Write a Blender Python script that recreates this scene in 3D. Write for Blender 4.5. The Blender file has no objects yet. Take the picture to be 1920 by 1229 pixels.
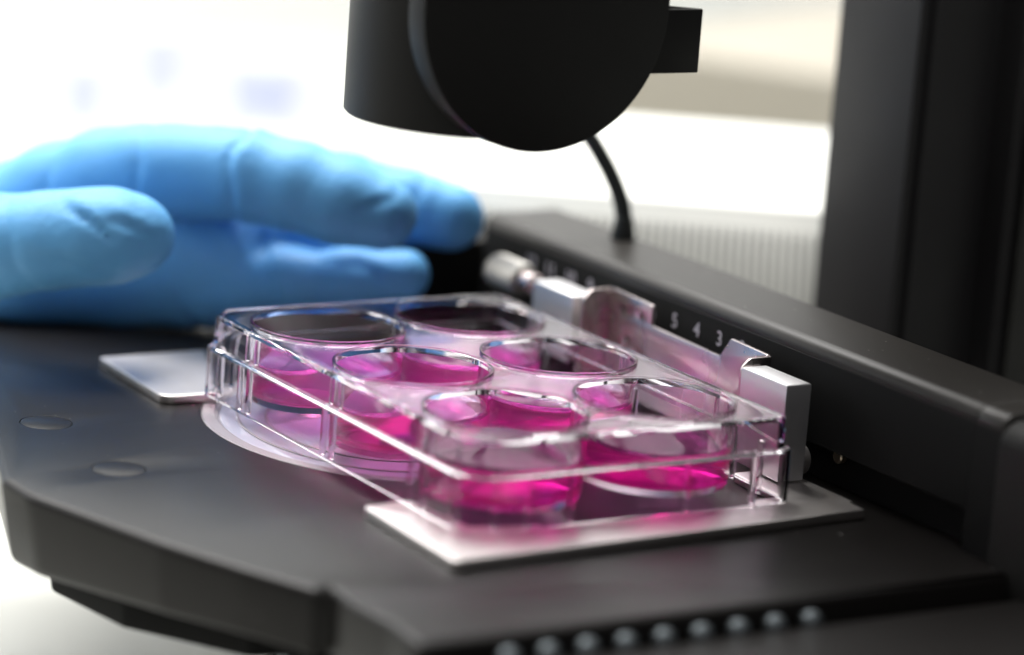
import bpy, bmesh, math, random
import numpy as np
from mathutils import Vector, Matrix
from mathutils.geometry import tessellate_polygon

S = 0.001                                   # all coordinates below are in millimetres
scene = bpy.context.scene
col = scene.collection
R = math.radians

# ------------------------------------------------------------------ camera
cam_d = bpy.data.cameras.new('camera')
cam = bpy.data.objects.new('camera', cam_d); col.objects.link(cam)
cam.location = (-412.598 * S, -655.641 * S, 206.216 * S)
cam.rotation_euler = (1.3440346, -0.0742901, -0.5512857)
cam_d.sensor_width = 36; cam_d.lens = 121.47
cam_d.clip_start = 0.02; cam_d.clip_end = 60
cam_d.dof.use_dof = True
cam_d.dof.focus_distance = 0.796
cam_d.dof.aperture_fstop = 121.47 / 23.5
scene.camera = cam

# ------------------------------------------------------------------ world, lamps, exposure
w = bpy.data.worlds.new('World'); scene.world = w; w.use_nodes = True
w.node_tree.nodes['Background'].inputs[0].default_value = (0.93, 0.95, 1.0, 1)
w.node_tree.nodes['Background'].inputs[1].default_value = 0.12
scene.view_settings.view_transform = 'Standard'
scene.view_settings.look = 'None'
scene.view_settings.exposure = 0.0
scene.view_settings.gamma = 1.0
scene.view_settings.use_curve_mapping = False


def area(name, loc, target, size, power, color=(1, 1, 1), size_y=None):
    d = bpy.data.lights.new(name, 'AREA'); d.energy = power; d.color = color
    d.shape = 'RECTANGLE'; d.size = size * S; d.size_y = (size_y or size) * S
    o = bpy.data.objects.new(name, d); col.objects.link(o)
    o.location = Vector(loc) * S
    o.rotation_euler = (Vector(target) - Vector(loc)).to_track_quat('-Z', 'Y').to_euler()
    return o


area('overhead_light', (-250, 560, 1000), (-20, 60, 0), 1100, 16, (1, 0.98, 0.95), 700)
area('wall_fill', (100, 700, 1500), (300, 1400, 100), 1400, 55, (1, 0.995, 0.98), 500)  # added light that brightens the white backdrop wall
area('overhead_light', (620, 420, 1000), (40, 0, 0), 900, 5.5, (1, 0.98, 0.95), 500)  # added overhead fill, lifts the right side out of the head's shadow
area('front_fill', (-500, -1100, 900), (0, 0, 0), 700, 3.5, (1, 0.98, 0.96))  # added dim fill behind the camera for the faces turned towards it
area('glove_backlight', (-620, 640, 420), (-60, 130, 20), 520, 1.4, (0.93, 0.96, 1.0))  # added backlight aimed at the glove, no window there

c = scene.cycles
c.use_denoising = True
c.max_bounces = 28; c.transmission_bounces = 28; c.glossy_bounces = 10; c.transparent_max_bounces = 28
c.diffuse_bounces = 5; c.volume_bounces = 3
c.caustics_reflective = True; c.caustics_refractive = True
c.blur_glossy = 0.6
c.sample_clamp_indirect = 0.0


# ------------------------------------------------------------------ materials
def mat(name, color, rough=0.5, metal=0.0, spec=0.5, coat=0.0, bump=None, transmission=0.0, ior=1.45, vary=0.0, scale=300,
        sss=0.0, sss_col=None, aniso=0.0):
    m = bpy.data.materials.new(name); m.use_nodes = True
    nt = m.node_tree; b = nt.nodes['Principled BSDF']
    b.inputs['Base Color'].default_value = (*color, 1)
    b.inputs['Roughness'].default_value = rough
    b.inputs['Metallic'].default_value = metal
    b.inputs['Specular IOR Level'].default_value = spec
    b.inputs['IOR'].default_value = ior
    b.inputs['Transmission Weight'].default_value = transmission
    b.inputs['Coat Weight'].default_value = coat
    b.inputs['Coat Roughness'].default_value = 0.1
    if sss:
        b.inputs['Subsurface Weight'].default_value = sss
        b.inputs['Subsurface Radius'].default_value = (0.3, 0.7, 1.0)
        b.inputs['Subsurface Scale'].default_value = 0.004
    tc = nt.nodes.new('ShaderNodeTexCoord')
    if vary:
        n = nt.nodes.new('ShaderNodeTexNoise'); n.inputs['Scale'].default_value = scale * 0.12
        n.inputs['Detail'].default_value = 6
        nt.links.new(tc.outputs['Object'], n.inputs['Vector'])
        mr = nt.nodes.new('ShaderNodeMapRange')
        mr.inputs['To Min'].default_value = rough - vary; mr.inputs['To Max'].default_value = rough + vary
        mr.inputs['From Min'].default_value = 0.3; mr.inputs['From Max'].default_value = 0.7
        nt.links.new(n.outputs['Fac'], mr.inputs['Value'])
        nt.links.new(mr.outputs[0], b.inputs['Roughness'])
    if bump:
        sc, st, dist = bump
        n = nt.nodes.new('ShaderNodeTexNoise'); n.inputs['Scale'].default_value = sc
        n.inputs['Detail'].default_value = 3
        nt.links.new(tc.outputs['Object'], n.inputs['Vector'])
        bp = nt.nodes.new('ShaderNodeBump'); bp.inputs['Strength'].default_value = st
        bp.inputs['Distance'].default_value = dist
        nt.links.new(n.outputs['Fac'], bp.inputs['Height'])
        nt.links.new(bp.outputs[0], b.inputs['Normal'])
    return m


M = {}
M['stage'] = mat('stage_black_coat', (0.011, 0.0098, 0.0093), 0.31, spec=0.23, bump=(2600, 0.3, 0.0001), vary=0.02, scale=110)
M['black'] = mat('black_paint', (0.0065, 0.006, 0.0055), 0.5, spec=0.28, bump=(2200, 0.3, 0.0001), vary=0.04)
M['blacksat'] = mat('black_column', (0.020, 0.019, 0.020), 0.55, spec=0.3, vary=0.05)
M['rail'] = mat('rail_black', (0.020, 0.0175, 0.015), 0.38, spec=0.36, bump=(2600, 0.3, 0.0001))
M['void'] = mat('recess_black', (0.006, 0.006, 0.006), 0.7, spec=0.2)
M['silver'] = mat('bead_blasted_aluminium', (0.78, 0.735, 0.715), 0.37, metal=1.0, bump=(3500, 0.25, 0.00008), vary=0.03)
M['block'] = mat('anodised_aluminium', (0.70, 0.69, 0.70), 0.45, metal=1.0, bump=(4200, 0.35, 0.0001), vary=0.03)
M['sheet'] = mat('sheet_steel', (0.62, 0.54, 0.53), 0.27, metal=1.0, vary=0.04)
M['knurl'] = mat('knurled_nickel', (0.33, 0.32, 0.30), 0.55, metal=1.0)
M['brass'] = mat('nickel_screw', (0.72, 0.62, 0.45), 0.3, metal=1.0)
M['hole'] = mat('dark_hole', (0.03, 0.03, 0.028), 0.6)
M['ball'] = mat('steel_ball', (0.13, 0.145, 0.155), 0.55, metal=1.0)
M['white'] = mat('white_wall', (0.86, 0.86, 0.86), 0.8)
M['table'] = mat('pale_table', (0.50, 0.51, 0.47), 0.5, vary=0.05, scale=40)
M['device'] = mat('white_housing', (0.80, 0.80, 0.75), 0.5)
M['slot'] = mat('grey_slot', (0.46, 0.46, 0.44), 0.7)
M['beige'] = mat('beige_housing', (0.31, 0.285, 0.235), 0.6, vary=0.04, scale=30)
M['matte'] = mat('matte_black', (0.009, 0.0085, 0.008), 0.6, spec=0.22)
M['cable'] = mat('cable_rubber', (0.010, 0.012, 0.011), 0.45)
M['ink'] = mat('white_ink', (0.48, 0.46, 0.52), 0.6)
M['lilac'] = mat('lilac_patch', (0.16, 0.20, 0.50), 0.8)
M['insert'] = mat('frosted_insert', (0.40, 0.385, 0.47), 0.16, spec=0.6, coat=0.3, sss=0.3, vary=0.05, scale=120)
M['insert_edge'] = mat('insert_edge', (0.30, 0.27, 0.29), 0.25, spec=0.6)
M['coat'] = mat('lab_coat', (0.82, 0.84, 0.88), 0.85, bump=(900, 0.4, 0.0003))


def glove_material():
    m = mat('nitrile_glove', (0.13, 0.40, 0.74), 0.52, spec=0.35, sss=0.12)
    nt = m.node_tree; b = nt.nodes['Principled BSDF']
    b.inputs['Subsurface Radius'].default_value = (0.25, 0.7, 1.0)
    b.inputs['Subsurface Scale'].default_value = 0.006
    tc = nt.nodes.new('ShaderNodeTexCoord')
    mp = nt.nodes.new('ShaderNodeMapping'); mp.inputs['Scale'].default_value = (1.0, 1.0, 0.5)
    nt.links.new(tc.outputs['Object'], mp.inputs[0])
    n1 = nt.nodes.new('ShaderNodeTexNoise'); n1.inputs['Scale'].default_value = 70
    n1.noise_type = 'RIDGED_MULTIFRACTAL'; n1.inputs['Detail'].default_value = 2; n1.inputs['Distortion'].default_value = 0.6; n1.inputs['Scale'].default_value = 38
    n2 = nt.nodes.new('ShaderNodeTexNoise'); n2.inputs['Scale'].default_value = 420; n2.inputs['Detail'].default_value = 3
    nt.links.new(mp.outputs[0], n1.inputs['Vector']); nt.links.new(tc.outputs['Object'], n2.inputs['Vector'])
    b1 = nt.nodes.new('ShaderNodeBump'); b1.inputs['Strength'].default_value = 0.22; b1.inputs['Distance'].default_value = 0.0012
    b2 = nt.nodes.new('ShaderNodeBump'); b2.inputs['Strength'].default_value = 0.3; b2.inputs['Distance'].default_value = 0.0006
    nt.links.new(n1.outputs['Fac'], b1.inputs['Height']); nt.links.new(n2.outputs['Fac'], b2.inputs['Height'])
    nt.links.new(b1.outputs[0], b2.inputs['Normal']); nt.links.new(b2.outputs[0], b.inputs['Normal'])
    return m


M['glove'] = glove_material()


def clear_material(name, color=(0.985, 0.975, 0.985), ior=1.49, rough=0.0):
    m = bpy.data.materials.new(name); m.use_nodes = True
    nt = m.node_tree; b = nt.nodes['Principled BSDF']
    b.inputs['Base Color'].default_value = (*color, 1)
    b.inputs['Roughness'].default_value = rough
    b.inputs['IOR'].default_value = ior
    b.inputs['Transmission Weight'].default_value = 1.0
    return m


M['clear'] = clear_material('clear_polystyrene', (0.985, 0.958, 0.980), ior=1.20, rough=0.02)
M['clear_well'] = clear_material('clear_well_plastic', (0.99, 0.972, 0.988), ior=1.24, rough=0.02)


def medium_material():
    m = bpy.data.materials.new('pink_medium'); m.use_nodes = True
    nt = m.node_tree; b = nt.nodes['Principled BSDF']
    b.inputs['Base Color'].default_value = (1, 1, 1, 1)
    b.inputs['Roughness'].default_value = 0.0
    b.inputs['IOR'].default_value = 1.335
    b.inputs['Transmission Weight'].default_value = 1.0
    va = nt.nodes.new('ShaderNodeVolumeAbsorption')
    va.inputs['Color'].default_value = (0.992, 0.08, 0.80, 1)
    va.inputs['Density'].default_value = 165.0
    vs = nt.nodes.new('ShaderNodeVolumeScatter')
    vs.inputs['Color'].default_value = (1.0, 0.6, 0.92, 1)
    vs.inputs['Density'].default_value = 19.0
    ad = nt.nodes.new('ShaderNodeAddShader')
    nt.links.new(va.outputs[0], ad.inputs[0]); nt.links.new(vs.outputs[0], ad.inputs[1])
    nt.links.new(ad.outputs[0], nt.nodes['Material Output'].inputs['Volume'])
    return m


M['medium'] = medium_material()


# ------------------------------------------------------------------ helpers
def link_mesh(name, me, material, parent=None, smooth=35):
    me.materials.clear(); me.materials.append(material)
    if smooth:
        me.polygons.foreach_set('use_smooth', [True] * len(me.polygons))
        me.set_sharp_from_angle(angle=R(smooth))
    o = bpy.data.objects.new(name, me); col.objects.link(o)
    if parent:
        o.parent = parent
        o.matrix_parent_inverse = parent_matrix(parent).inverted()
    return o


def parent_matrix(p):
    m = Matrix.Translation(p.location)
    if p.parent: m = parent_matrix(p.parent) @ p.matrix_parent_inverse @ m
    return m


def mesh_from(verts, faces):
    me = bpy.data.meshes.new('mesh')
    me.from_pydata([tuple(np.array(v) * S) for v in verts], [], faces); me.update()
    bm = bmesh.new(); bm.from_mesh(me)
    bmesh.ops.recalc_face_normals(bm, faces=bm.faces)
    bm.to_mesh(me); bm.free()
    return me


def obj(name, verts, faces, material, parent=None, smooth=35):
    return link_mesh(name, mesh_from(verts, faces), material, parent, smooth)


def thing(name, label, cat, loc=(0, 0, 0), group=None):
    o = bpy.data.objects.new(name, None); col.objects.link(o)
    o.empty_display_size = 0.01
    o.location = Vector(loc) * S
    o['label'] = label; o['category'] = cat
    if group: o['group'] = group
    return o


def tag(o, label, cat, group=None):
    o['label'] = label; o['category'] = cat
    if group: o['group'] = group
    return o


def rounded(points, rad, seg=5):
    """round the corners of a closed 2D polygon; rad: number or one per corner"""
    n = len(points); out = []
    for i in range(n):
        r = rad[i] if isinstance(rad, (list, tuple)) else rad
        p = Vector(points[i]); a = Vector(points[i - 1]); b = Vector(points[(i + 1) % n])
        u = (a - p); v = (b - p); lu, lv = u.length, v.length
        u.normalize(); v.normalize()
        ang = u.angle(v)
        if r <= 0 or ang > math.pi - 0.02:
            out.append((p.x, p.y)); continue
        t = min(r / math.tan(ang / 2), 0.48 * lu, 0.48 * lv)
        rr = t * math.tan(ang / 2)
        bis = (u + v).normalized()
        cen = p + bis * (rr / math.sin(ang / 2))
        p0 = p + u * t - cen; p1 = p + v * t - cen
        a0 = math.atan2(p0.y, p0.x); a1 = math.atan2(p1.y, p1.x)
        d = (a1 - a0 + math.pi) % (2 * math.pi) - math.pi
        for k in range(seg + 1):
            q = a0 + d * k / seg
            out.append((cen.x + rr * math.cos(q), cen.y + rr * math.sin(q)))
    return out


def area2(p):
    return sum(p[i - 1][0] * p[i][1] - p[i][0] * p[i - 1][1] for i in range(len(p))) / 2


def offset_poly(p, d):
    """inward offset by d of a simple polygon (CCW)"""
    n = len(p); out = []
    for i in range(n):
        a, b, q = Vector(p[i - 1]), Vector(p[(i + 1) % n]), Vector(p[i])
        e1 = (q - a).normalized(); e2 = (b - q).normalized()
        n1 = Vector((-e1.y, e1.x)); n2 = Vector((-e2.y, e2.x))
        m = n1 + n2
        if m.length < 1e-6: m = n1
        m.normalize()
        k = max(m.dot(n1), 0.35)
        out.append((q.x + m.x * d / k, q.y + m.y * d / k))
    return out


def slab(poly, z0, z1, bev=0.3, holes=(), seg=3, bottom_bev=True, hole_bev=None):
    """solid plate: polygon (2D), bevelled rims, round or polygonal holes; returns verts, faces in XYZ"""
    if area2(poly) < 0: poly = poly[::-1]
    holes = [h if area2(h) < 0 else h[::-1] for h in holes]     # holes clockwise
    V, F = [], []
    prof = []
    if bottom_bev:
        for k in range(seg + 1):
            a = math.pi / 2 * k / seg
            prof.append((bev * (1 - math.sin(a)), z0 + bev * (1 - math.cos(a))))
    else: prof.append((0, z0))
    for k in range(seg + 1):
        a = math.pi / 2 * k / seg
        prof.append((bev * (1 - math.cos(a)), z1 - bev * (1 - math.sin(a))))
    tops, bots = [], []
    for li, loop in enumerate([poly] + list(holes)):
        n = len(loop); rings = []
        hk = 1.0 if (li == 0 or hole_bev is None) else hole_bev / bev
        for d, z in prof:
            if hk != 1.0:
                z = z0 + (z - z0) * hk if z - z0 < (z1 - z0) / 2 else z1 - (z1 - z) * hk
            q = offset_poly(loop, d * hk)
            rings.append(list(range(len(V), len(V) + n)))
            V += [(x, y, z) for x, y in q]
        for a, b in zip(rings, rings[1:]):
            for i in range(n):
                j = (i + 1) % n
                F.append((a[i], a[j], b[j], b[i]))
        tops.append(rings[-1]); bots.append(rings[0])
    for rs in (tops, bots):
        idx = [i for r in rs for i in r]
        tri = tessellate_polygon([[Vector((V[i][0], V[i][1], 0)) for i in r] for r in rs])
        for t in tri: F.append(tuple(idx[k] for k in t))
    return V, F


def remap(V, fn): return [fn(*v) for v in V]


def box(x0, x1, y0, y1, z0, z1, bev=0.4):
    return slab([(x0, y0), (x1, y0), (x1, y1), (x0, y1)], z0, z1, bev)


def join(*parts):
    V, F = [], []
    for v, f in parts:
        n = len(V); V += list(v); F += [tuple(i + n for i in q) for q in f]
    return V, F


def circle(cx, cy, r, n=64):
    return [(cx + r * math.cos(2 * math.pi * i / n), cy + r * math.sin(2 * math.pi * i / n)) for i in range(n)]


def lathe(profile, cx=0, cy=0, n=96, closed=True, fn=None, modulate=None):
    """revolve closed (r,z) profile about the vertical axis; r=0 points allowed at the ends of an open profile"""
    V, F = [], []; rings = []
    for r, z in profile:
        if r < 1e-6:
            rings.append([len(V)]); V.append((cx, cy, z)); continue
        ring = []
        for i in range(n):
            a = 2 * math.pi * i / n
            rr = r + (modulate(i, r, z) if modulate else 0)
            ring.append(len(V)); V.append((cx + rr * math.cos(a), cy + rr * math.sin(a), z))
        rings.append(ring)
    pairs = list(zip(rings, rings[1:]))
    if closed: pairs.append((rings[-1], rings[0]))
    for a, b in pairs:
        if len(a) == 1 and len(b) == 1: continue
        for i in range(n):
            j = (i + 1) % n
            if len(a) == 1: F.append((a[0], b[j], b[i]))
            elif len(b) == 1: F.append((a[i], a[j], b[0]))
            else: F.append((a[i], a[j], b[j], b[i]))
    if fn: V = remap(V, fn)
    return V, F


def tube(points, r, n=16, cap=True):
    """tube along a smooth polyline (Catmull-Rom)"""
    P = [Vector(p) for p in points]; C = []
    for i in range(len(P) - 1):
        p0 = P[max(i - 1, 0)]; p1 = P[i]; p2 = P[i + 1]; p3 = P[min(i + 2, len(P) - 1)]
        for k in range(10):
            t = k / 10
            C.append(0.5 * ((2 * p1) + (p2 - p0) * t + (2 * p0 - 5 * p1 + 4 * p2 - p3) * t * t + (-p0 + 3 * p1 - 3 * p2 + p3) * t ** 3))
    C.append(P[-1])
    V, F = [], []; up = Vector((0.3, 0.9, 0.1)); rings = []
    for i, q in enumerate(C):
        t = (C[min(i + 1, len(C) - 1)] - C[max(i - 1, 0)]).normalized()
        a = (up - t * up.dot(t)).normalized(); b = t.cross(a); up = a
        rings.append(list(range(len(V), len(V) + n)))
        V += [tuple(q + (a * math.cos(2 * math.pi * k / n) + b * math.sin(2 * math.pi * k / n)) * r) for k in range(n)]
    for a, b in zip(rings, rings[1:]):
        for i in range(n): F.append((a[i], a[(i + 1) % n], b[(i + 1) % n], b[i]))
    F.append(tuple(rings[0][::-1])); F.append(tuple(rings[-1]))
    return V, F


# ------------------------------------------------------------------ the setting
def structure(name, VF, m):
    o = obj(name, *VF, m, smooth=30); o['kind'] = 'structure'; return o


structure('table_top', box(-2600, 2600, -1500, 1500, -160, -130, 2), M['table'])
structure('wall', box(-4000, 5000, 1502, 1560, -160, 3400, 1), M['white'])

# ------------------------------------------------------------------ microscope
scope = thing('microscope', 'black inverted microscope with flat stage, side rail, column and round lamp housing', 'microscope', (0, 0, -20))

# stage plate
stage_poly = [(-114.7, 11.5), (-114.3, -2), (-102.5, -42), (-94.5, -63), (-87.2, -80.2), (-83.6, -81.4), (-83.4, -85.2), (-84.4, -86.4), (-83.2, -104), (-84.5, -117.4), (-79, -118.2), (68, -118.2), (68, 105), (87, 106), (190, 250), (-15, 250), (-72.5, 129)]
ins_c = (1.75, 27.0); ins_r = 54.0
sp = rounded(stage_poly, [3, 20, 30, 30, .8, .5, .5, .8, 20, 2, 2, 0.5, 0.5, 0.5, 0.5, 3, 3], 4)
caps = [(-86.3, 51.6, 5.9), (-86.8, 11.4, 5.9)]
V, F = slab(sp, -19, -2.2, 1.9, holes=[circle(*ins_c, ins_r + 0.25, 160)] + [circle(x, y, r + 0.2, 64) for x, y, r in caps], seg=4, hole_bev=.06)


def flare(x, y, z):            # side wall leans inward and runs deeper towards the left corner
    if z < -8:
        t = min(max((y + 60) / 70, 0), 1)
        k = (-8 - z) / 11.0
        inward = 1 - 0.03 * k * t
        return (x * inward if x < -60 else x, y, z - (5.5 * t - 2.5) * k)
    return (x, y, z)


stage = obj('stage_plate', remap(V, flare), F, M['stage'], scope)
for x, y, r in caps:
    V, F = slab(circle(x, y, r, 64), -6, -2.225, 0.05, seg=2)
    obj('screw_cap', V, F, M['stage'], stage)
# dark gap between the two stage plates at the left edge, and housings beneath
V, F = join(box(-83, -70, -96, -70, -30, -17.8, 1), box(-83.2, -60, -84.6, -81.8, -19, -4.4, .2))
obj('stage_web', V, F, M['void'], scope)
V, F = slab(rounded([(-101, 13), (-97, -15), (-80, -42), (-20, -50), (-20, 110), (-62, 110)], 4, 5), -30, -21.5, 1.0)
obj('stage_carrier', V, F, M['void'], scope)
# front guide with its row of bearing balls
V, F = slab(rounded([(-86, -121.8), (150, -121.8), (150, -290), (-70, -290)], [3, 1, 1, 8], 5), -24, -6.4, 1.6, seg=4)
obj('front_guide', V, F, M['stage'], scope)
V, F = box(-82, 60, -123, -117, -18, -9.3, .3)
obj('ball_track', V, F, M['void'], scope)
ball_me = None
for k in range(9):
    x = -65.3 + 9.1 * k
    if ball_me is None:
        V, F = lathe([(0, -2.5)] + [(2.5 * math.cos(a), 2.5 * math.sin(a)) for a in np.linspace(-1.3, 1.3, 14)] + [(0, 2.5)], n=32, closed=False)
        b = obj('bearing_ball', V, F, M['ball'], scope, smooth=80); ball_me = b.data
    else:
        b = bpy.data.objects.new('bearing_ball', ball_me); col.objects.link(b); b.parent = scope
        b.matrix_parent_inverse = parent_matrix(scope).inverted()
    b.location = Vector((x, -119.9, -6.6)) * S

# the pale round insert: stepped rings and a lens disc
V, F = lathe([(ins_r, -9), (ins_r, -2.55), (ins_r - .3, -2.25), (ins_r - 3.2, -2.25), (ins_r - 3.4, -2.5), (ins_r - 4.0, -2.62), (ins_r - 4.0, -9)], *ins_c, n=180)
ring = obj('stage_insert', V, F, M['insert_edge'], scope)
V, F = slab(circle(*ins_c, ins_r - 4.2, 160), -8, -2.75, .35, holes=[circle(-21.5, 41.5, 3.2, 40), circle(24, -6, 3.2, 40)])
obj('insert_disc', V, F, M['insert'], ring)
for r0, r1 in ((ins_r - 8.2, ins_r - 8.9), (ins_r - 15.5, ins_r - 16.1)):
    V, F = lathe([(r0, -2.74), (r0, -2.5), (r0 - .15, -2.44), (r1 + .15, -2.44), (r1, -2.5), (r1, -2.74)], *ins_c, n=160)
    obj('insert_step', V, F, M['insert_edge'], ring)
for hx_, hy_ in ((-21.5, 41.5), (24, -6)):
    V, F = lathe([(3.15, -7), (3.15, -2.6), (2.95, -2.5), (2.5, -2.5), (2.3, -2.7), (2.3, -7)], hx_, hy_, n=48)
    obj('insert_bush', V, F, M['sheet'], ring)

# side rail (section in x-z, swept along y)
def prism_y(sec, y0, y1, bev=0.5, seg=3):
    V, F = slab(sec, y0, y1, bev, seg=seg)
    return remap(V, lambda a, b, c_: (a, c_, b)), F


sec = rounded([(62, 7), (62, 30.5), (84, 31.0), (86, 28), (86, -22), (69, -22), (69, 7)], [.5, 3.2, 1.2, 1.2, .5, .5, .5], 8)
sec_full = rounded([(62, -2.6), (62, 30.5), (84, 31.0), (86, 28), (86, -22), (62, -22)], [.3, 3.2, 1.2, 1.2, .5, .5], 8)
V1 = prism_y(sec, -101, 104.5, .5)
V2 = prism_y(sec_full, -110, -101.02, .3)
rail = obj('side_rail', *join(V1, V2), M['rail'], scope)
sec_blk = rounded([(60.5, -2.6), (60.5, 29.4), (86, 31.0), (100, 30), (100, -22), (60.5, -22)], [.5, 5.5, 1.2, 1.2, .5, .5], 8)
obj('rail_end_block', *prism_y(sec_blk, -330, -110.3, 1.2), M['matte'], scope)
obj('gap_dark_block', *box(40, 86, 110, 190, -2.1, 22, 1.5), M['black'], scope)  # added black block, darkens the gap behind plate and fingers
V, F = box(66.2, 68.8, -100.5, 104, -2.1, 6.8, .2)  # near-black lining, the undercut's shade put into its colour
obj('recess_shade', V, F, M['void'], scope)
# black sheet added to shade the rail face darker, white numbers on it
V, F = join(box(61.7, 62.0, -100.6, 103.5, 7.4, 26.9, .1), box(61.7, 62.0, -110.0, -100.7, -2.0, 26.9, .1))
strip = obj('rail_face_shade', V, F, M['void'], rail)
# engraved scale
for k in range(2, 13):
    cu = bpy.data.curves.new('digits', 'FONT'); cu.body = str(k); cu.size = 5.1 * S
    cu.extrude = 0.02 * S; cu.align_x = 'CENTER'; cu.align_y = 'CENTER'; cu.offset = 0.00002
    tmp = bpy.data.objects.new('digits', cu); col.objects.link(tmp)
    bpy.context.view_layer.update()
    me = bpy.data.meshes.new_from_object(tmp.evaluated_get(bpy.context.evaluated_depsgraph_get()))
    bpy.data.objects.remove(tmp)
    m3 = Matrix(((0, 0, -1), (-1, 0, 0), (0, 1, 0))).to_4x4()     # text x -> -y, text y -> z, front -> -x
    me.transform(Matrix.Translation(Vector((61.66, 4.4 + (k - 4) * 9.5, 22.3)) * S) @ m3)
    link_mesh('numeral', me, M['ink'], rail, smooth=0)
# small screw and roller under the rail
V, F = lathe([(0, -1), (1.4, -1), (1.7, -.7), (1.7, .6), (1.4, .9), (0, .9)], n=32, closed=False, fn=lambda x, y, z: (65.0 + z, -51.4 + x, 5.6 + y))
obj('screw', V, F, M['brass'], scope)

# column
V, F = slab(rounded([(136.8, 24.4), (160, 24.4), (160, 25.4), (162.6, 25.4), (162.6, 12), (240, 12), (240, 160), (136.8, 160), (136.8, 57.8)], .6, 3), -160, 420, .8)
V, F = slab(rounded([(136.8, 24.4), (139.2, 24.4), (139.2, 26.4), (141.4, 26.4), (141.4, 24.4), (162.6, 24.4), (162.6, 14), (240, 14), (240, 57.8), (136.8, 57.8)], .5, 3), -104, 420, .8)
column = obj('column', V, F, M['blacksat'], scope)
V, F = box(166, 238, 11.6, 13.6, -103, 418, .5)
obj('column_cover', V, F, M['black'], column)
V, F = box(100.5, 180, -200, 14, -104, -40, 2)
obj('column_foot', V, F, M['black'], scope)

# lamp housing (head) above the plate
hx, hy, hr, hz = -3.2, 10.0, 29.0, 75.1
V, F = lathe([(hr - 1.8, hz + 6), (hr - 1.8, hz + .3), (hr - 1.5, hz), (hr - .5, hz), (hr, hz + .5), (hr + .3, 200), (hr - 4, 204), (0, 204), (0, hz + 6)], hx, hy, n=160, closed=False)
head = obj('lamp_housing', V, F, M['black'], scope, smooth=40)
V, F = lathe([(0, hz + 5.9), (hr - 1.9, hz + 5.9), (hr - 1.9, hz + 5), (0, hz + 5)], hx, hy, n=80, closed=False)
obj('diffuser', V, F, M['insert'], head)
dz, dr = 104.3, 31.87
st = [(-3.0 + dr * math.cos(a), dz + dr * math.sin(a)) for a in np.linspace(math.pi, 2 * math.pi, 70)]
st += [(-3.0 + dr, 196), (-3.0 - dr, 196)]
V, F = slab(st, 0, 7.0, .3, seg=3)
obj('front_cover', remap(V, lambda x, y, z: (x, -13.0 - z, y)), F, M['black'], head)
# hollow wedge-shaped lug on the right of the cover
V, F = slab(rounded([(24, -19.95), (38.3, -19.95), (38.3, -18.9), (27, -9.5), (24, -9.5)], [.2, 1.2, .6, .2, .2], 4), 89.6, 104.2, .25,
            holes=[[(25, -18.9), (36.3, -18.9), (26.3, -10.8), (25, -10.8)]], seg=2)
obj('lug', V, F, M['black'], head)
# arm to the column
V, F = slab(rounded([(-14, 18), (10, 8), (150, 24.6), (150, 56), (134, 56), (2, 30)], 4, 4), 206, 250, 2)
V2_, F2_ = lathe([(0, 190), (20, 190), (20, 207), (0, 207)], hx, hy + 6, n=60, closed=False)
obj('lamp_arm', *join((V, F), (V2_, F2_)), M['black'], scope)
# cable from the housing down to the rail
V, F = tube([(20, 36, 150), (40, 58, 100), (60, 78, 76), (71.0, 79.3, 61.6), (76.2, 74.2, 52.0), (79.2, 70.4, 44.6), (80.6, 67.6, 37.5), (80.4, 66.6, 29)], 2.2)
cable = obj('power_cable', V, F, M['cable'], scope)
V, F = lathe([(0, 28), (3.2, 28), (3.2, 31.6), (2.6, 34.5), (2.25, 36.5), (0, 36.5)], 80.4, 66.6, n=32, closed=False)
obj('strain_relief', V, F, M['cable'], cable)
# pale microscope base far below the stage
M['base'] = mat('base_enamel', (0.50, 0.50, 0.46), 0.45)
obj('base', *box(-330, 260, -120, 460, -129, -105, 6), M['base'], scope)
# focus knob under the stage
V, F = lathe([(0, -104), (20, -104), (21, -102), (21, -38), (20, -36.5), (0, -36.5)], -45.5, -30, n=96, closed=False, modulate=lambda i, r, z: (.25 if i % 2 else -.25) if -100 < z < -45 and r > 20 else 0)
obj('focus_drum', V, F, M['black'], scope)
V, F = lathe([(0, -36.4), (19.8, -36.4), (19.8, -34.3), (0, -34.3)], -45.5, -30, n=80, closed=False)
obj('drum_collar', V, F, M['ball'], scope)

# ------------------------------------------------------------------ specimen holder
hold = thing('specimen_holder', 'silver metal plate holder with corner frame, clamp rail and knurled thumbscrew', 'plate holder', (0, -60, -2.2))
fr = [(-52.2, -37.6), (-53.6, -79.0), (56.0, -73.6), (56.2, -67.6), (57.4, -67.2), (57.6, -40), (43.6, -40), (43.6, -58.6),
      (34.4, -58.9), (32.6, -63.2), (-21.2, -63.2), (-22.2, -60.9), (-37.3, -57.6), (-39.4, -36.2)]
V, F = slab(rounded(fr, [1.5, 1.8, .8, .3, .3, .5, .5, .8, .5, .8, .8, .8, 1.2, 1.5], 4), -2.18, 0, .32)
obj('corner_frame', V, F, M['silver'], hold)
tb = [(-51.6, 98), (-53.2, 58.2), (-37.6, 58.2), (-36.4, 66), (-22, 98)]
V, F = slab(rounded(tb, [1.5, 3.5, 2.2, 1, 1], 6), -2.18, 0, .32)
obj('rest_tab', V, F, M['silver'], hold)


def zy_plate(poly, x0, x1, bev=.12, holes=()):     # polygon in (y,z) extruded in x
    V, F = slab(poly, x0, x1, bev, holes=holes, seg=2)
    return remap(V, lambda a, b, c_: (c_, a, b)), F


def zx_plate(poly, y0, y1, bev=.12, holes=()):
    V, F = slab(poly, y0, y1, bev, holes=holes, seg=2)
    return remap(V, lambda a, b, c_: (a, c_, b)), F


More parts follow.
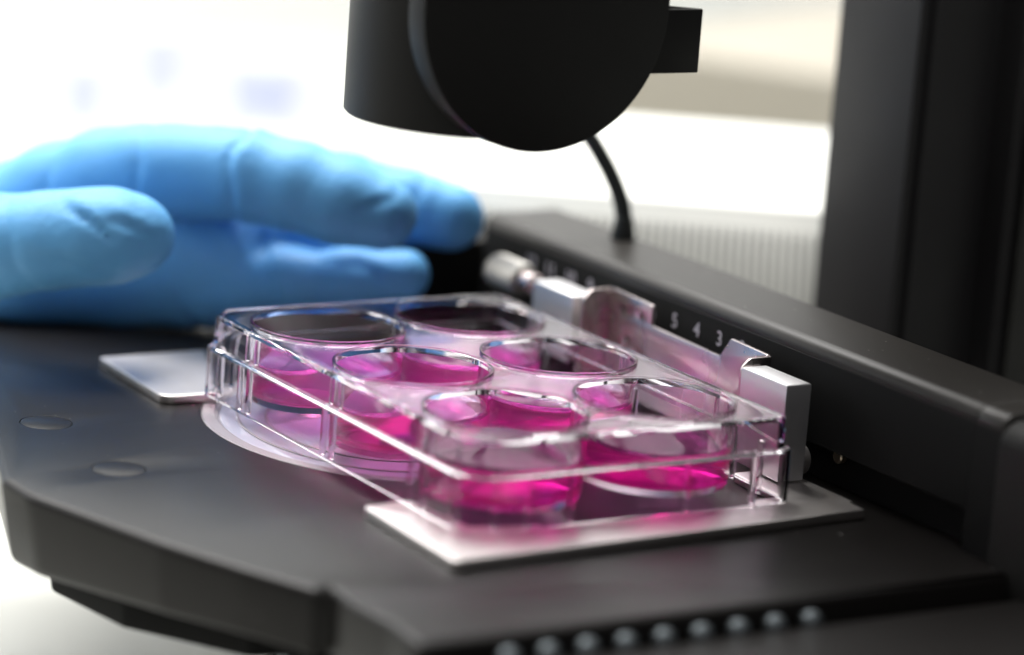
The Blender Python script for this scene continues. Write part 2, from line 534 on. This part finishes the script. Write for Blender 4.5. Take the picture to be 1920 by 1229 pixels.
sheet_poly = rounded([(-31.2, .6), (-31.2, 24.9), (-30.4, 25.1), (-16.2, 25.4), (-12.4, 20.3), (17.1, 20.7), (16.9, 25.7), (34.6, 26.2), (35.6, 24), (35.6, .6)],
                     [.3, .5, .3, .5, .6, .6, 1.0, .6, .4, .3], 4)
hol = [circle(29.8, 21.6, 1.1, 20), circle(21.5, 22.0, .9, 20), circle(27, 15.0, .8, 20)]
A = zy_plate(sheet_poly, 56.9, 57.9, .14, holes=hol)
# end flanges, bent towards the plate
B = zx_plate(rounded([(49.2, .6), (49.2, 22.6), (51.4, 24.8), (57.4, 24.9), (57.4, .6)], [.2, 2.4, 1.5, .2, .2], 5), -32.1, -31.2, .14)
Cc = zx_plate(rounded([(49.2, .6), (49.2, 23.4), (51.4, 25.8), (57.4, 26.1), (57.4, .6)], [.2, 2.4, 1.5, .2, .2], 5), 35.7, 36.6, .14)
br = obj('clamp_bracket', *join(A, B, Cc), M['sheet'], hold)
for (y, z, r) in ((29.8, 21.6, 1.05), (21.5, 22.0, .85), (27, 15.0, .75)):
    V, F = lathe([(0, 0), (r, 0), (r, .6), (0, .6)], n=20, closed=False, fn=lambda a, b, c_: (57.2 + c_, y + a, z + b))
    obj('hole_shade', V, F, M['hole'], br)  # dark discs set into the holes as their shade
V, F = slab([(48.5, -50.6), (55.4, -50.6), (55.4, -33.0), (48.5, -33.0)], .35, 23.3, .5, seg=3)
obj('clamp_block', V, F, M['block'], hold)
V, F = slab([(49.4, 40.6), (56.9, 40.6), (56.9, 59), (49.4, 59)], 6, 23.2, .5, seg=3)
obj('clamp_block', V, F, M['block'], hold)
V, F = lathe([(0, -1.6), (3.0, -1.6), (3.5, -1.2), (3.5, 1.2), (3.0, 1.6), (0, 1.6)], n=48, closed=False, fn=lambda x, y, z: (57.6 + z, -45.2 + x, 3.9 + y))
obj('roller', V, F, M['silver'], hold)
# thumbscrew, axis along y
f = lambda x, y, z: (52.8 + x, z + 1.8, 20.6 + y)
V, F = lathe([(0, 66.5), (3.6, 66.5), (4.1, 67.0), (4.3, 68.2), (4.3, 79.6), (3.9, 80.6), (3.2, 81), (0, 81)], n=72, closed=False, fn=f,
             modulate=lambda i, r, z: (.16 if i % 2 else -.16) if 67.5 < z < 80 else 0)
ts = obj('thumbscrew', V, F, M['knurl'], hold, smooth=25)
V, F = lathe([(0, 61), (2.6, 61), (2.9, 61.4), (2.9, 65.9), (2.5, 66.4), (0, 66.4)], n=40, closed=False, fn=f)
obj('collar', V, F, M['sheet'], ts)
V, F = lathe([(0, 54), (1.8, 54), (1.8, 61.2), (0, 61.2)], n=24, closed=False, fn=f)
obj('shaft', V, F, M['sheet'], ts)

# ------------------------------------------------------------------ six-well plate
PX, PY = 19.61, 40.40
HX, HY, CH = 42.74, 63.98, 6.6
plate = thing('well_plate', 'clear plastic six-well culture plate holding pink liquid on the microscope stage', 'well plate', (0, 0, 0))


def outline(d, seg=5, rad=1.6):
    hx_, hy_, c_ = HX - d, HY - d, CH - 0.586 * d
    p = [(-hx_, -hy_ + c_), (-hx_ + c_, -hy_), (hx_, -hy_), (hx_, hy_), (-hx_ + c_, hy_), (-hx_, hy_ - c_)]
    r = max(rad - d * .3, .4)
    return rounded(p, [r, r, max(3.0 - d * .6, .8), max(4.0 - d * .6, .8), r, r], seg)


ZB, ZL, ZT = 0.06, 12.36, 19.55
outer = [(.18, ZB), (.0, ZB + .2), (-.02, ZL - .75), (.05, ZL - .35), (.28, ZL - .08), (.6, ZL), (1.0, ZL + .04), (1.28, ZL + .15), (1.42, ZL + .45),
         (1.58, ZT - .55), (1.66, ZT - .25), (1.9, ZT - .05), (2.2, ZT)]
inner = [(2.5, ZT - 1.25), (2.78, ZT - 1.35), (2.86, ZT - 1.7), (2.72, ZL - .6), (2.6, ZL - 1.0), (2.3, ZL - 1.15), (1.45, ZL - 1.2), (1.25, ZL - 1.45), (1.15, ZB + .2), (1.0, ZB)]
V, F, rings = [], [], []
for d, z in outer:
    q = outline(d); rings.append(list(range(len(V), len(V) + len(q)))); V += [(x, y, z) for x, y in q]
inner_rings = []
for d, z in inner:
    q = outline(d); inner_rings.append(list(range(len(V), len(V) + len(q)))); V += [(x, y, z) for x, y in q]
n = len(rings[0])


def bridge(a, b):
    for i in range(len(a)): F.append((a[i], a[(i + 1) % len(a)], b[(i + 1) % len(a)], b[i]))


for a, b in zip(rings, rings[1:]): bridge(a, b)
for a, b in zip(inner_rings, inner_rings[1:]): bridge(a, b)
bridge(inner_rings[-1], rings[0])
centers = [(i * PX, j * PY) for i in (-1, 1) for j in (1, 0, -1)]
ht, hb = [], []
for cx_, cy_ in centers:
    q = circle(cx_, cy_, 18.48, 96)[::-1]
    a = list(range(len(V), len(V) + 96)); V += [(x, y, ZT) for x, y in q]
    b = list(range(len(V), len(V) + 96)); V += [(x, y, ZT - 1.25) for x, y in q]
    bridge(a, b); ht.append(a); hb.append(b)
for outer_ring, hs in ((rings[-1], ht), (inner_rings[0], hb)):
    rs = [outer_ring] + hs; idx = [i for r in rs for i in r]
    for t in tessellate_polygon([[Vector((V[i][0], V[i][1], 0)) for i in r] for r in rs]): F.append(tuple(idx[k] for k in t))
# ribs and feet moulded inside the skirt
ribs = []
for y in (42.6, 38.2, 1.6, -2.6, -38.0, -43.4):
    for s in (-1, 1):
        ribs.append(slab(rounded([(s * 39.6 - .75, y - .45), (s * 39.6 + .75, y - .45), (s * 39.6 + .75, y + .45), (s * 39.6 - .75, y + .45)], .3, 3), ZL - 1.0, ZT - 1.45, .1, seg=1)
                    if False else slab(circle(s * (HX - 2.25), y, .75, 16), ZB, ZL - 1.35, .2, seg=2))
        ribs.append(slab(circle(s * (HX - 3.75), y, .6, 14), ZL - .8, ZT - 1.45, .15, seg=2))
for x in (-26, -15, 15, 33):
    for s in (-1, 1):
        ribs.append(slab(circle(x, s * (HY - 2.25), .75, 16), ZB, ZL - 1.35, .2, seg=2))
for sx in (-1, 1):
    for sy in (-1, 1):
        for (dx, dy) in ((3.2, 9.2), (9.2, 3.2)):
            ribs.append(slab(circle(sx * (HX - dx), sy * (HY - dy), .8, 16), ZB, ZL - .5, .2, seg=2))
V, F = join((V, F), *ribs)
obj('plate_body', V, F, M['clear'], plate, smooth=32)
WF = 3.0                                     # well floor
prof = [(0, 1.55), (16.9, 1.55), (17.6, 1.75), (17.95, 2.4), (18.32, ZT - 1.0), (18.38, ZT + .06), (18.52, ZT + .12), (18.56, ZT + .5),
        (18.48, ZT + .66), (18.25, ZT + .72), (17.98, ZT + .66), (17.86, ZT + .5), (17.70, ZT - 1), (17.2, 4.6), (16.9, 3.6), (16.2, WF + .05), (15.4, WF), (0, WF)]
well_me = None
for cx_, cy_ in centers:
    if well_me is None:
        V, F = lathe(prof, n=128, closed=False)
        o = obj('well', V, F, M['clear_well'], plate, smooth=30); well_me = o.data
    else:
        o = bpy.data.objects.new('well', well_me); col.objects.link(o); o.parent = plate
        o.matrix_parent_inverse = parent_matrix(plate).inverted()
    o.location = Vector((cx_, cy_, 0)) * S

names = {(-1, 1): 'pink liquid in the well nearest the gloved thumb, at the back left of the plate',
         (-1, 0): 'pink liquid in the middle well of the near left row of the clear plate',
         (-1, -1): 'pink liquid in the front left well above the bright chamfered plate corner',
         (1, 1): 'pink liquid in the back right well, closest to the knurled thumbscrew',
         (1, 0): 'pink liquid in the middle well of the row along the silver clamp',
         (1, -1): 'pink liquid in the front right well beside the silver front block'}
lvl = {(-1, 1): 9.6, (-1, 0): 9.9, (-1, -1): 9.6, (1, 1): 9.8, (1, 0): 9.9, (1, -1): 9.7}
for (i, j), lab in names.items():
    L = lvl[(i, j)]
    rw = lambda z: 17.2 + .50 * (z - 4.6) / (ZT - 5.6) + .05
    pr = [(0, WF - .05), (15.45, WF - .05), (16.25, WF), (16.95, 3.57), (17.25, 4.6), (rw(L + 1.5), L + 1.5), (rw(L) - .12, L + 1.42), (rw(L) - .45, L + .85),
          (rw(L) - .95, L + .42), (rw(L) - 1.8, L + .12), (rw(L) - 3, L), (8, L - .01), (0, L - .01)]
    V, F = lathe(pr, n=128, closed=False)
    o = obj('culture_medium', V, F, M['medium'], smooth=40)
    o.location = Vector((i * PX, j * PY, 0)) * S
    tag(o, lab, 'liquid', 'pink liquid in the six wells')


# ------------------------------------------------------------------ gloved hand (one continuous surface from a distance field)
def surface_nets(f, org, h):
    nx, ny, nz = f.shape
    inside = f < 0
    c8 = np.zeros((nx - 1, ny - 1, nz - 1), int)
    for dx in (0, 1):
        for dy in (0, 1):
            for dz_ in (0, 1):
                c8 += inside[dx:nx - 1 + dx, dy:ny - 1 + dy, dz_:nz - 1 + dz_]
    act = (c8 > 0) & (c8 < 8)
    idx = -np.ones(act.shape, int); cells = np.argwhere(act); idx[act] = np.arange(len(cells))
    acc = np.zeros((len(cells), 3)); cnt = np.zeros(len(cells))
    corners = [(0, 0, 0), (1, 0, 0), (0, 1, 0), (1, 1, 0), (0, 0, 1), (1, 0, 1), (0, 1, 1), (1, 1, 1)]
    vals = {cn: f[cells[:, 0] + cn[0], cells[:, 1] + cn[1], cells[:, 2] + cn[2]] for cn in corners}
    for a in corners:
        for ax in range(3):
            if a[ax] == 0:
                b = list(a); b[ax] = 1; b = tuple(b)
                va, vb = vals[a], vals[b]
                m = (va < 0) != (vb < 0)
                t = np.where(m, va / np.where(m, va - vb, 1), 0)
                p = np.array(a, float)[None] + t[:, None] * (np.array(b, float) - np.array(a, float))[None]
                acc[m] += p[m]; cnt[m] += 1
    verts = np.array(org) + h * (cells + acc / cnt[:, None])
    faces = []
    for ax in range(3):
        u, v = [(1, 2), (2, 0), (0, 1)][ax]
        sl0 = [slice(None)] * 3; sl1 = [slice(None)] * 3
        sl0[ax] = slice(0, -1); sl1[ax] = slice(1, None)
        cross = inside[tuple(sl0)] != inside[tuple(sl1)]
        e = np.argwhere(cross)
        e = e[(e[:, u] > 0) & (e[:, v] > 0) & (e[:, u] < f.shape[u] - 1) & (e[:, v] < f.shape[v] - 1)]
        s = inside[tuple(e.T)]
        def cell(du, dv):
            q = e.copy(); q[:, u] -= du; q[:, v] -= dv
            return idx[tuple(q.T)]
        quad = np.stack([cell(1, 1), cell(0, 1), cell(0, 0), cell(1, 0)], 1)
        quad[~s] = quad[~s][:, ::-1]
        faces.append(quad)
    return verts, np.concatenate(faces)


def cone_dist(P, a, b, ra, rb):
    ab = b - a; t = np.clip(((P - a) @ ab) / (ab @ ab), 0, 1)
    q = a + t[..., None] * ab
    return np.linalg.norm(P - q, axis=-1) - (ra + (rb - ra) * t)


def smin(a, b, k):
    h = np.clip(.5 + .5 * (b - a) / k, 0, 1)
    return b * (1 - h) + a * h - k * h * (1 - h)


chains = {
    'thumb': [(-93.6, 165.0, 13.5, 14), (-81.4, 131.8, 21.0, 13.2), (-71.8, 114.7, 25.3, 12.2), (-63.3, 105.2, 28.3, 11.4), (-55.2, 98.2, 30.5, 11.2), (-49.1, 94.5, 31.2, 10.8), (-45.2, 93.2, 31.4, 9.2)],
    'index': [(-57.0, 190.3, 11.6, 13), (-44.9, 169.4, 21.3, 13), (-37.6, 156.0, 29.2, 13), (-31.0, 141.3, 35.4, 12.8), (-24.9, 132.2, 38.7, 12.1), (-19.2, 125.3, 40.2, 11.6), (-12.4, 117.7, 41.2, 11.2), (-6.2, 109.1, 41.8, 11.1), (2.5, 99.4, 40.7, 10.9), (10.5, 91.2, 38.3, 10.4), (18.4, 84.3, 36.1, 9.2)],
    'middle': [(-48.4, 195.5, 8.7, 13), (-33.7, 180.3, 15.7, 12), (-14.7, 162.0, 28.9, 11.5), (3.5, 142.1, 33.8, 11), (14.9, 127.9, 35.4, 10.6), (25.9, 115.8, 34.9, 10.0), (37.2, 104.4, 33.1, 9.3), (46.0, 95.9, 31.7, 8.8)],
    'ring': [(-30.5, 172.9, 12.8, 12), (-8.2, 152.8, 20.8, 12), (4.4, 139.2, 22.2, 11), (14.9, 128.6, 22.5, 10.2), (25.0, 119.0, 22.0, 9.0)],
    'pinky': [(-33.0, 152.0, 7.8, 11), (-14.2, 133.6, 8.6, 10), (-2.4, 119.7, 10.6, 9), (6.9, 109.8, 13.2, 8.2), (18.8, 100.4, 15.6, 7.4), (30.7, 91.4, 18.2, 6.7)],
    'palm': [(-81.3, 206.0, 5.9, 16), (-64.8, 190.5, 6.2, 17), (-52.1, 177.3, 7.0, 17), (-39.5, 166.6, 10.1, 16), (-26.2, 155.7, 14.7, 14), (-15.9, 146.5, 18.3, 12)],
    'heel': [(-86.9, 190.8, 6.0, 12), (-68.3, 161.8, 6.1, 12), (-48.2, 149.4, 7.0, 11), (-26.8, 137.0, 7.6, 10), (-9.7, 127.3, 7.8, 9.0), (4, 117, 8.2, 8.4)],
    'hollow': [(-44.9, 154.6, 11.5, 12), (-29.1, 143.1, 15.4, 12.5), (-16.3, 131.6, 16.6, 12), (-4.6, 124.1, 16.3, 10), (2.9, 120.3, 15.4, 8)],
    'slit_fill': [(-18.3, 140.8, 23.3, 10), (-4.6, 131.1, 24.0, 9.5), (9.4, 121.9, 23.2, 9), (24.9, 115.0, 20.9, 8)],  # filler added to block backlight in the slit under the index
    'wrist': [(-84, 200, 8, 17), (-110, 230, 18, 20), (-150, 268, 32, 24), (-195, 308, 48, 28)],
}
h = 1.15
org = np.array([-205., 70., -6.]); dims = (np.array([275, 255, 90]) / h).astype(int)
gx, gy, gz = [org[k] + h * np.arange(dims[k]) for k in range(3)]
P = np.stack(np.meshgrid(gx, gy, gz, indexing='ij'), -1).astype(np.float32)


def chain_dist(pts, k=5.0):
    d = None
    for a, b in zip(pts, pts[1:]):
        q = cone_dist(P, np.array(a[:3], np.float32), np.array(b[:3], np.float32), a[3], b[3])
        d = q if d is None else smin(d, q, k)
    return d


D = {k: chain_dist(v, 4.0) for k, v in chains.items()}
# creases: (centre, axis, width, depth, reach) on each finger
cre = {'index': [((-22.3, 128, 38), (.6, -.78, .15), .9, 1.5, 14), ((-6.8, 109.7, 42), (.65, -.75, .0), .9, 1.5, 15), ((-24.3, 130, 34), (.6, -.78, .5), 1.0, .8, 10),
                 ((-36, 150, 31), (.6, -.78, .2), 1.1, .9, 15), ((-31, 142, 34), (.6, -.78, .2), 1.0, .7, 13), ((14, 84, 40), (-.45, .2, .87), .8, .7, 13)],
       'thumb': [((-70, 112, 25), (.62, -.75, .25), .9, .8, 14), ((-66.5, 108, 26), (.7, -.6, .4), .9, .8, 13), ((-56.5, 93, 34), (.66, -.1, .76), 1.0, 1.8, 8.5), ((-49, 90, 35), (.3, .1, .95), 1.0, 1.3, 8),
                 ((-61, 96, 27), (.05, -.2, .97), 1.2, 1.0, 11), ((-52, 90, 29), (-.6, -.1, .8), .9, .7, 8)],
       'middle': [((29, 111, 35), (.6, -.75, -.1), 1.2, .6, 14), ((40, 101, 33), (.65, -.75, 0), 1.2, .6, 12)],
       'ring': [((5, 132, 19), (.6, -.7, .2), 1.4, .8, 14)], 'pinky': [((5, 111, 12), (.6, -.7, .2), 1.0, .7, 12), ((22, 92, 19), (.1, -.1, .99), 1.0, .7, 12)],
       'hollow': [((1.2, 112.5, 14.6), (.75, -.62, .2), 1.3, 2.6, 16), ((-4, 116, 19), (.3, -.5, .8), 1.0, 1.2, 12)],
       'heel': [((1.2, 112.5, 14.6), (.75, -.62, .2), 1.3, 2.2, 16), ((-10, 128, 8), (.7, -.7, .2), 1.3, 1.2, 16)], 'palm': [((-20, 146, 20), (.5, -.5, .7), 1.6, 1.2, 16)]}
for k, lst in cre.items():
    for cen, ax, wd, dp, reach in lst:
        ax = np.array(ax, float); ax /= np.linalg.norm(ax)
        q = P - np.array(cen, np.float32)
        s = q @ ax + 0.9 * np.sin(q[..., 2] * .35 + cen[0]) + .6 * np.sin(q[..., 0] * .5)
        D[k] = D[k] + dp * np.exp(-(s / wd) ** 2) * np.exp(-(np.linalg.norm(q, axis=-1) / reach) ** 4)
        D[k] = D[k] - .35 * dp * np.exp(-((s - 2.2 * wd) / (wd * 1.3)) ** 2) * np.exp(-(np.linalg.norm(q, axis=-1) / reach) ** 4)
hand = smin(D['palm'], D['heel'], 10)
hand = smin(hand, D['wrist'], 12)
hand = smin(hand, D['hollow'], 8)
hand = smin(hand, D['slit_fill'], 6)
hand = smin(hand, D['ring'], 8)
hand = smin(hand, D['index'], 1.8)
hand = smin(hand, D['middle'], 3)
hand = smin(hand, D['pinky'], 2)
hand = smin(hand, D['thumb'], 7)
# slack rubber: long shallow folds
X_, Y_, Z_ = P[..., 0], P[..., 1], P[..., 2]
u_ = .62 * X_ - .78 * Y_; v_ = .78 * X_ + .62 * Y_
fold = .03 * np.sin(.42 * u_ + .5 * np.sin(.21 * Z_ + .13 * v_) * 3) + .06 * np.sin(.27 * v_ + .33 * Z_ + 1.4 * np.sin(.16 * u_)) + .02 * np.sin(.75 * u_ + .3 * Z_ + 2 * np.sin(.2 * v_))
hand = hand + fold
hand = np.maximum(hand, -(Z_ + 1.9))          # lies on the stage
hand = np.maximum(hand, Y_ * .66 - X_ * .75 - 330)
verts, faces = surface_nets(hand, org, h)
person = thing('person', 'hand in a blue nitrile glove lying on the stage with thumb towards the plate', 'person', (-60, 160, -2))
me = bpy.data.meshes.new('glove'); me.from_pydata([tuple(v) for v in verts * S], [], faces.tolist()); me.update()
bm = bmesh.new(); bm.from_mesh(me)
bmesh.ops.recalc_face_normals(bm, faces=bm.faces)
for _ in range(2): bmesh.ops.smooth_vert(bm, verts=bm.verts, factor=.4, use_axis_x=True, use_axis_y=True, use_axis_z=True)
bm.to_mesh(me); bm.free()
link_mesh('glove', me, M['glove'], person, smooth=0)
me.polygons.foreach_set('use_smooth', [True] * len(me.polygons))
# white sleeve, out of frame to the left
pts = [(-178, 286, 31), (-200, 305, 38), (-240, 345, 52), (-320, 430, 86), (-420, 540, 130)]
V, F = tube(pts, 42, n=40)
obj('coat_sleeve', V, F, M['coat'], person)

# ------------------------------------------------------------------ behind the stage: white ribbed device, beige cabinet
dev = thing('vented_device', 'white lab device with fine vertical vent ribs along its front, behind the rail', 'device', (110, 95, -130))
a0 = Vector((55.0, 133.0)); a1 = Vector((176, 55)); e = (a1 - a0).normalized(); nrm = Vector((-e.y, e.x))
L = (a1 - a0).length
a_s = a0 - e * 30 + nrm * 8


def dv(x, y, z):
    q = a_s + e * x + nrm * y
    return (q.x, q.y, z)


def slope(x): return 0.055 * x                       # lid rises slightly to the right


def sweep(sec, x0, x1, bev):
    V, F = slab(sec, x0, x1, bev, seg=2)
    return remap(V, lambda a, b, c_: dv(c_, a, b)), F


# section (depth, height): grille leans back by about thirty degrees, tilted to catch light from above
V, F = sweep(rounded([(-19.5, -2), (1.5, 32.5), (135, 32.5), (135, -130), (-19.5, -130)], [2, 2.5, 2, 1, 1], 5), 45, L + 60, .5)
obj('housing', V, F, M['device'], dev)
lean = lambda z: -19.5 + (z + 2) * 21 / 34.5
bars = []
for k in range(50):
    x = 50 + k * 2.38
    V, F = slab([(0, 6), (0, 26), (-1.1, 27), (-1.1, 8)], x - .6, x + .6, .1, seg=1)
    bars.append((remap(V, lambda a, b, c_: dv(c_, a + lean(b) - .35, b)), F))
V, F = join(*bars)
obj('vent_grille', V, F, M['device'], dev)
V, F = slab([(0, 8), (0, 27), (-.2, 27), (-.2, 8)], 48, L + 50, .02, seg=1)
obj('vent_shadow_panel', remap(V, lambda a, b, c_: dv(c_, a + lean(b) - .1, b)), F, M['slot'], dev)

cab = thing('cabinet', 'blurred beige box standing far behind the white ribbed device', 'cabinet', (420, 460, -130))
p0 = Vector((346, 444)); p1 = Vector((395, 350)); e2 = (p1 - p0).normalized(); n2 = Vector((-e2.y, e2.x))
V, F = box(-20, 190, 0, 260, -130, 15, 3)
obj('cabinet_body', remap(V, lambda x, y, z: (p0.x + e2.x * x + n2.x * y, p0.y + e2.y * x + n2.y * y, z)), F, M['beige'], cab)


# discs added on the far table as stand-ins for unidentified blurred lilac patches
for (x, y, r, lab) in ((421, 1121, 17, 'darkest and furthest left disc standing in for the faint lilac patches behind the glove'), (509, 1201, 17, 'topmost disc standing in for the faint pale blue patches behind the glove'), (530, 1106, 26, 'largest disc standing in for the faintest pale blue patch, nearest the black lamp housing')):
    V, F = lathe([(0, -130), (r * .97, -130), (r, -129), (r, -122), (r * .97, -121), (0, -121)], x, y, n=40, closed=False)
    tag(obj('patch_disc', V, F, M['lilac']), lab, 'disc', 'discs standing in for lilac patches far behind the glove')

# specks of dust on the stage, the rail and the holder
rng = random.Random(5)
V, F = [], []
for k in range(150):
    if k < 95: x, y, z = rng.uniform(-108, 58), rng.uniform(-112, 100), -2.19
    elif k < 135: x, y, z = rng.uniform(66, 83), rng.uniform(-100, 95), 30.85
    else: x, y, z = rng.uniform(-52, 56), rng.uniform(-78, -66), .01
    if z < -2 and (x - ins_c[0]) ** 2 + (y - ins_c[1]) ** 2 < 60 ** 2: continue
    r = rng.choice((.05, .06, .08, .12)); a = rng.uniform(0, 3); l = rng.choice((1, 1, 1.6, 3))
    n0 = len(V)
    for (u, v, h_) in ((-l, -.7, 0), (l, -.5, 0), (l, .6, 0), (-l, .6, 0), (0, 0, .8)):
        V.append((x + r * (u * math.cos(a) - v * math.sin(a)), y + r * (u * math.sin(a) + v * math.cos(a)), z + r * h_))
    F += [(n0, n0 + 1, n0 + 4), (n0 + 1, n0 + 2, n0 + 4), (n0 + 2, n0 + 3, n0 + 4), (n0 + 3, n0, n0 + 4), (n0 + 3, n0 + 2, n0 + 1, n0)]
M['dust'] = mat('dust', (0.55, 0.53, 0.50), 0.8)
d = obj('dust', V, F, M['dust']); d['kind'] = 'stuff'
tag(d, 'tiny pale specks of dust on the black stage and rail', 'dust')
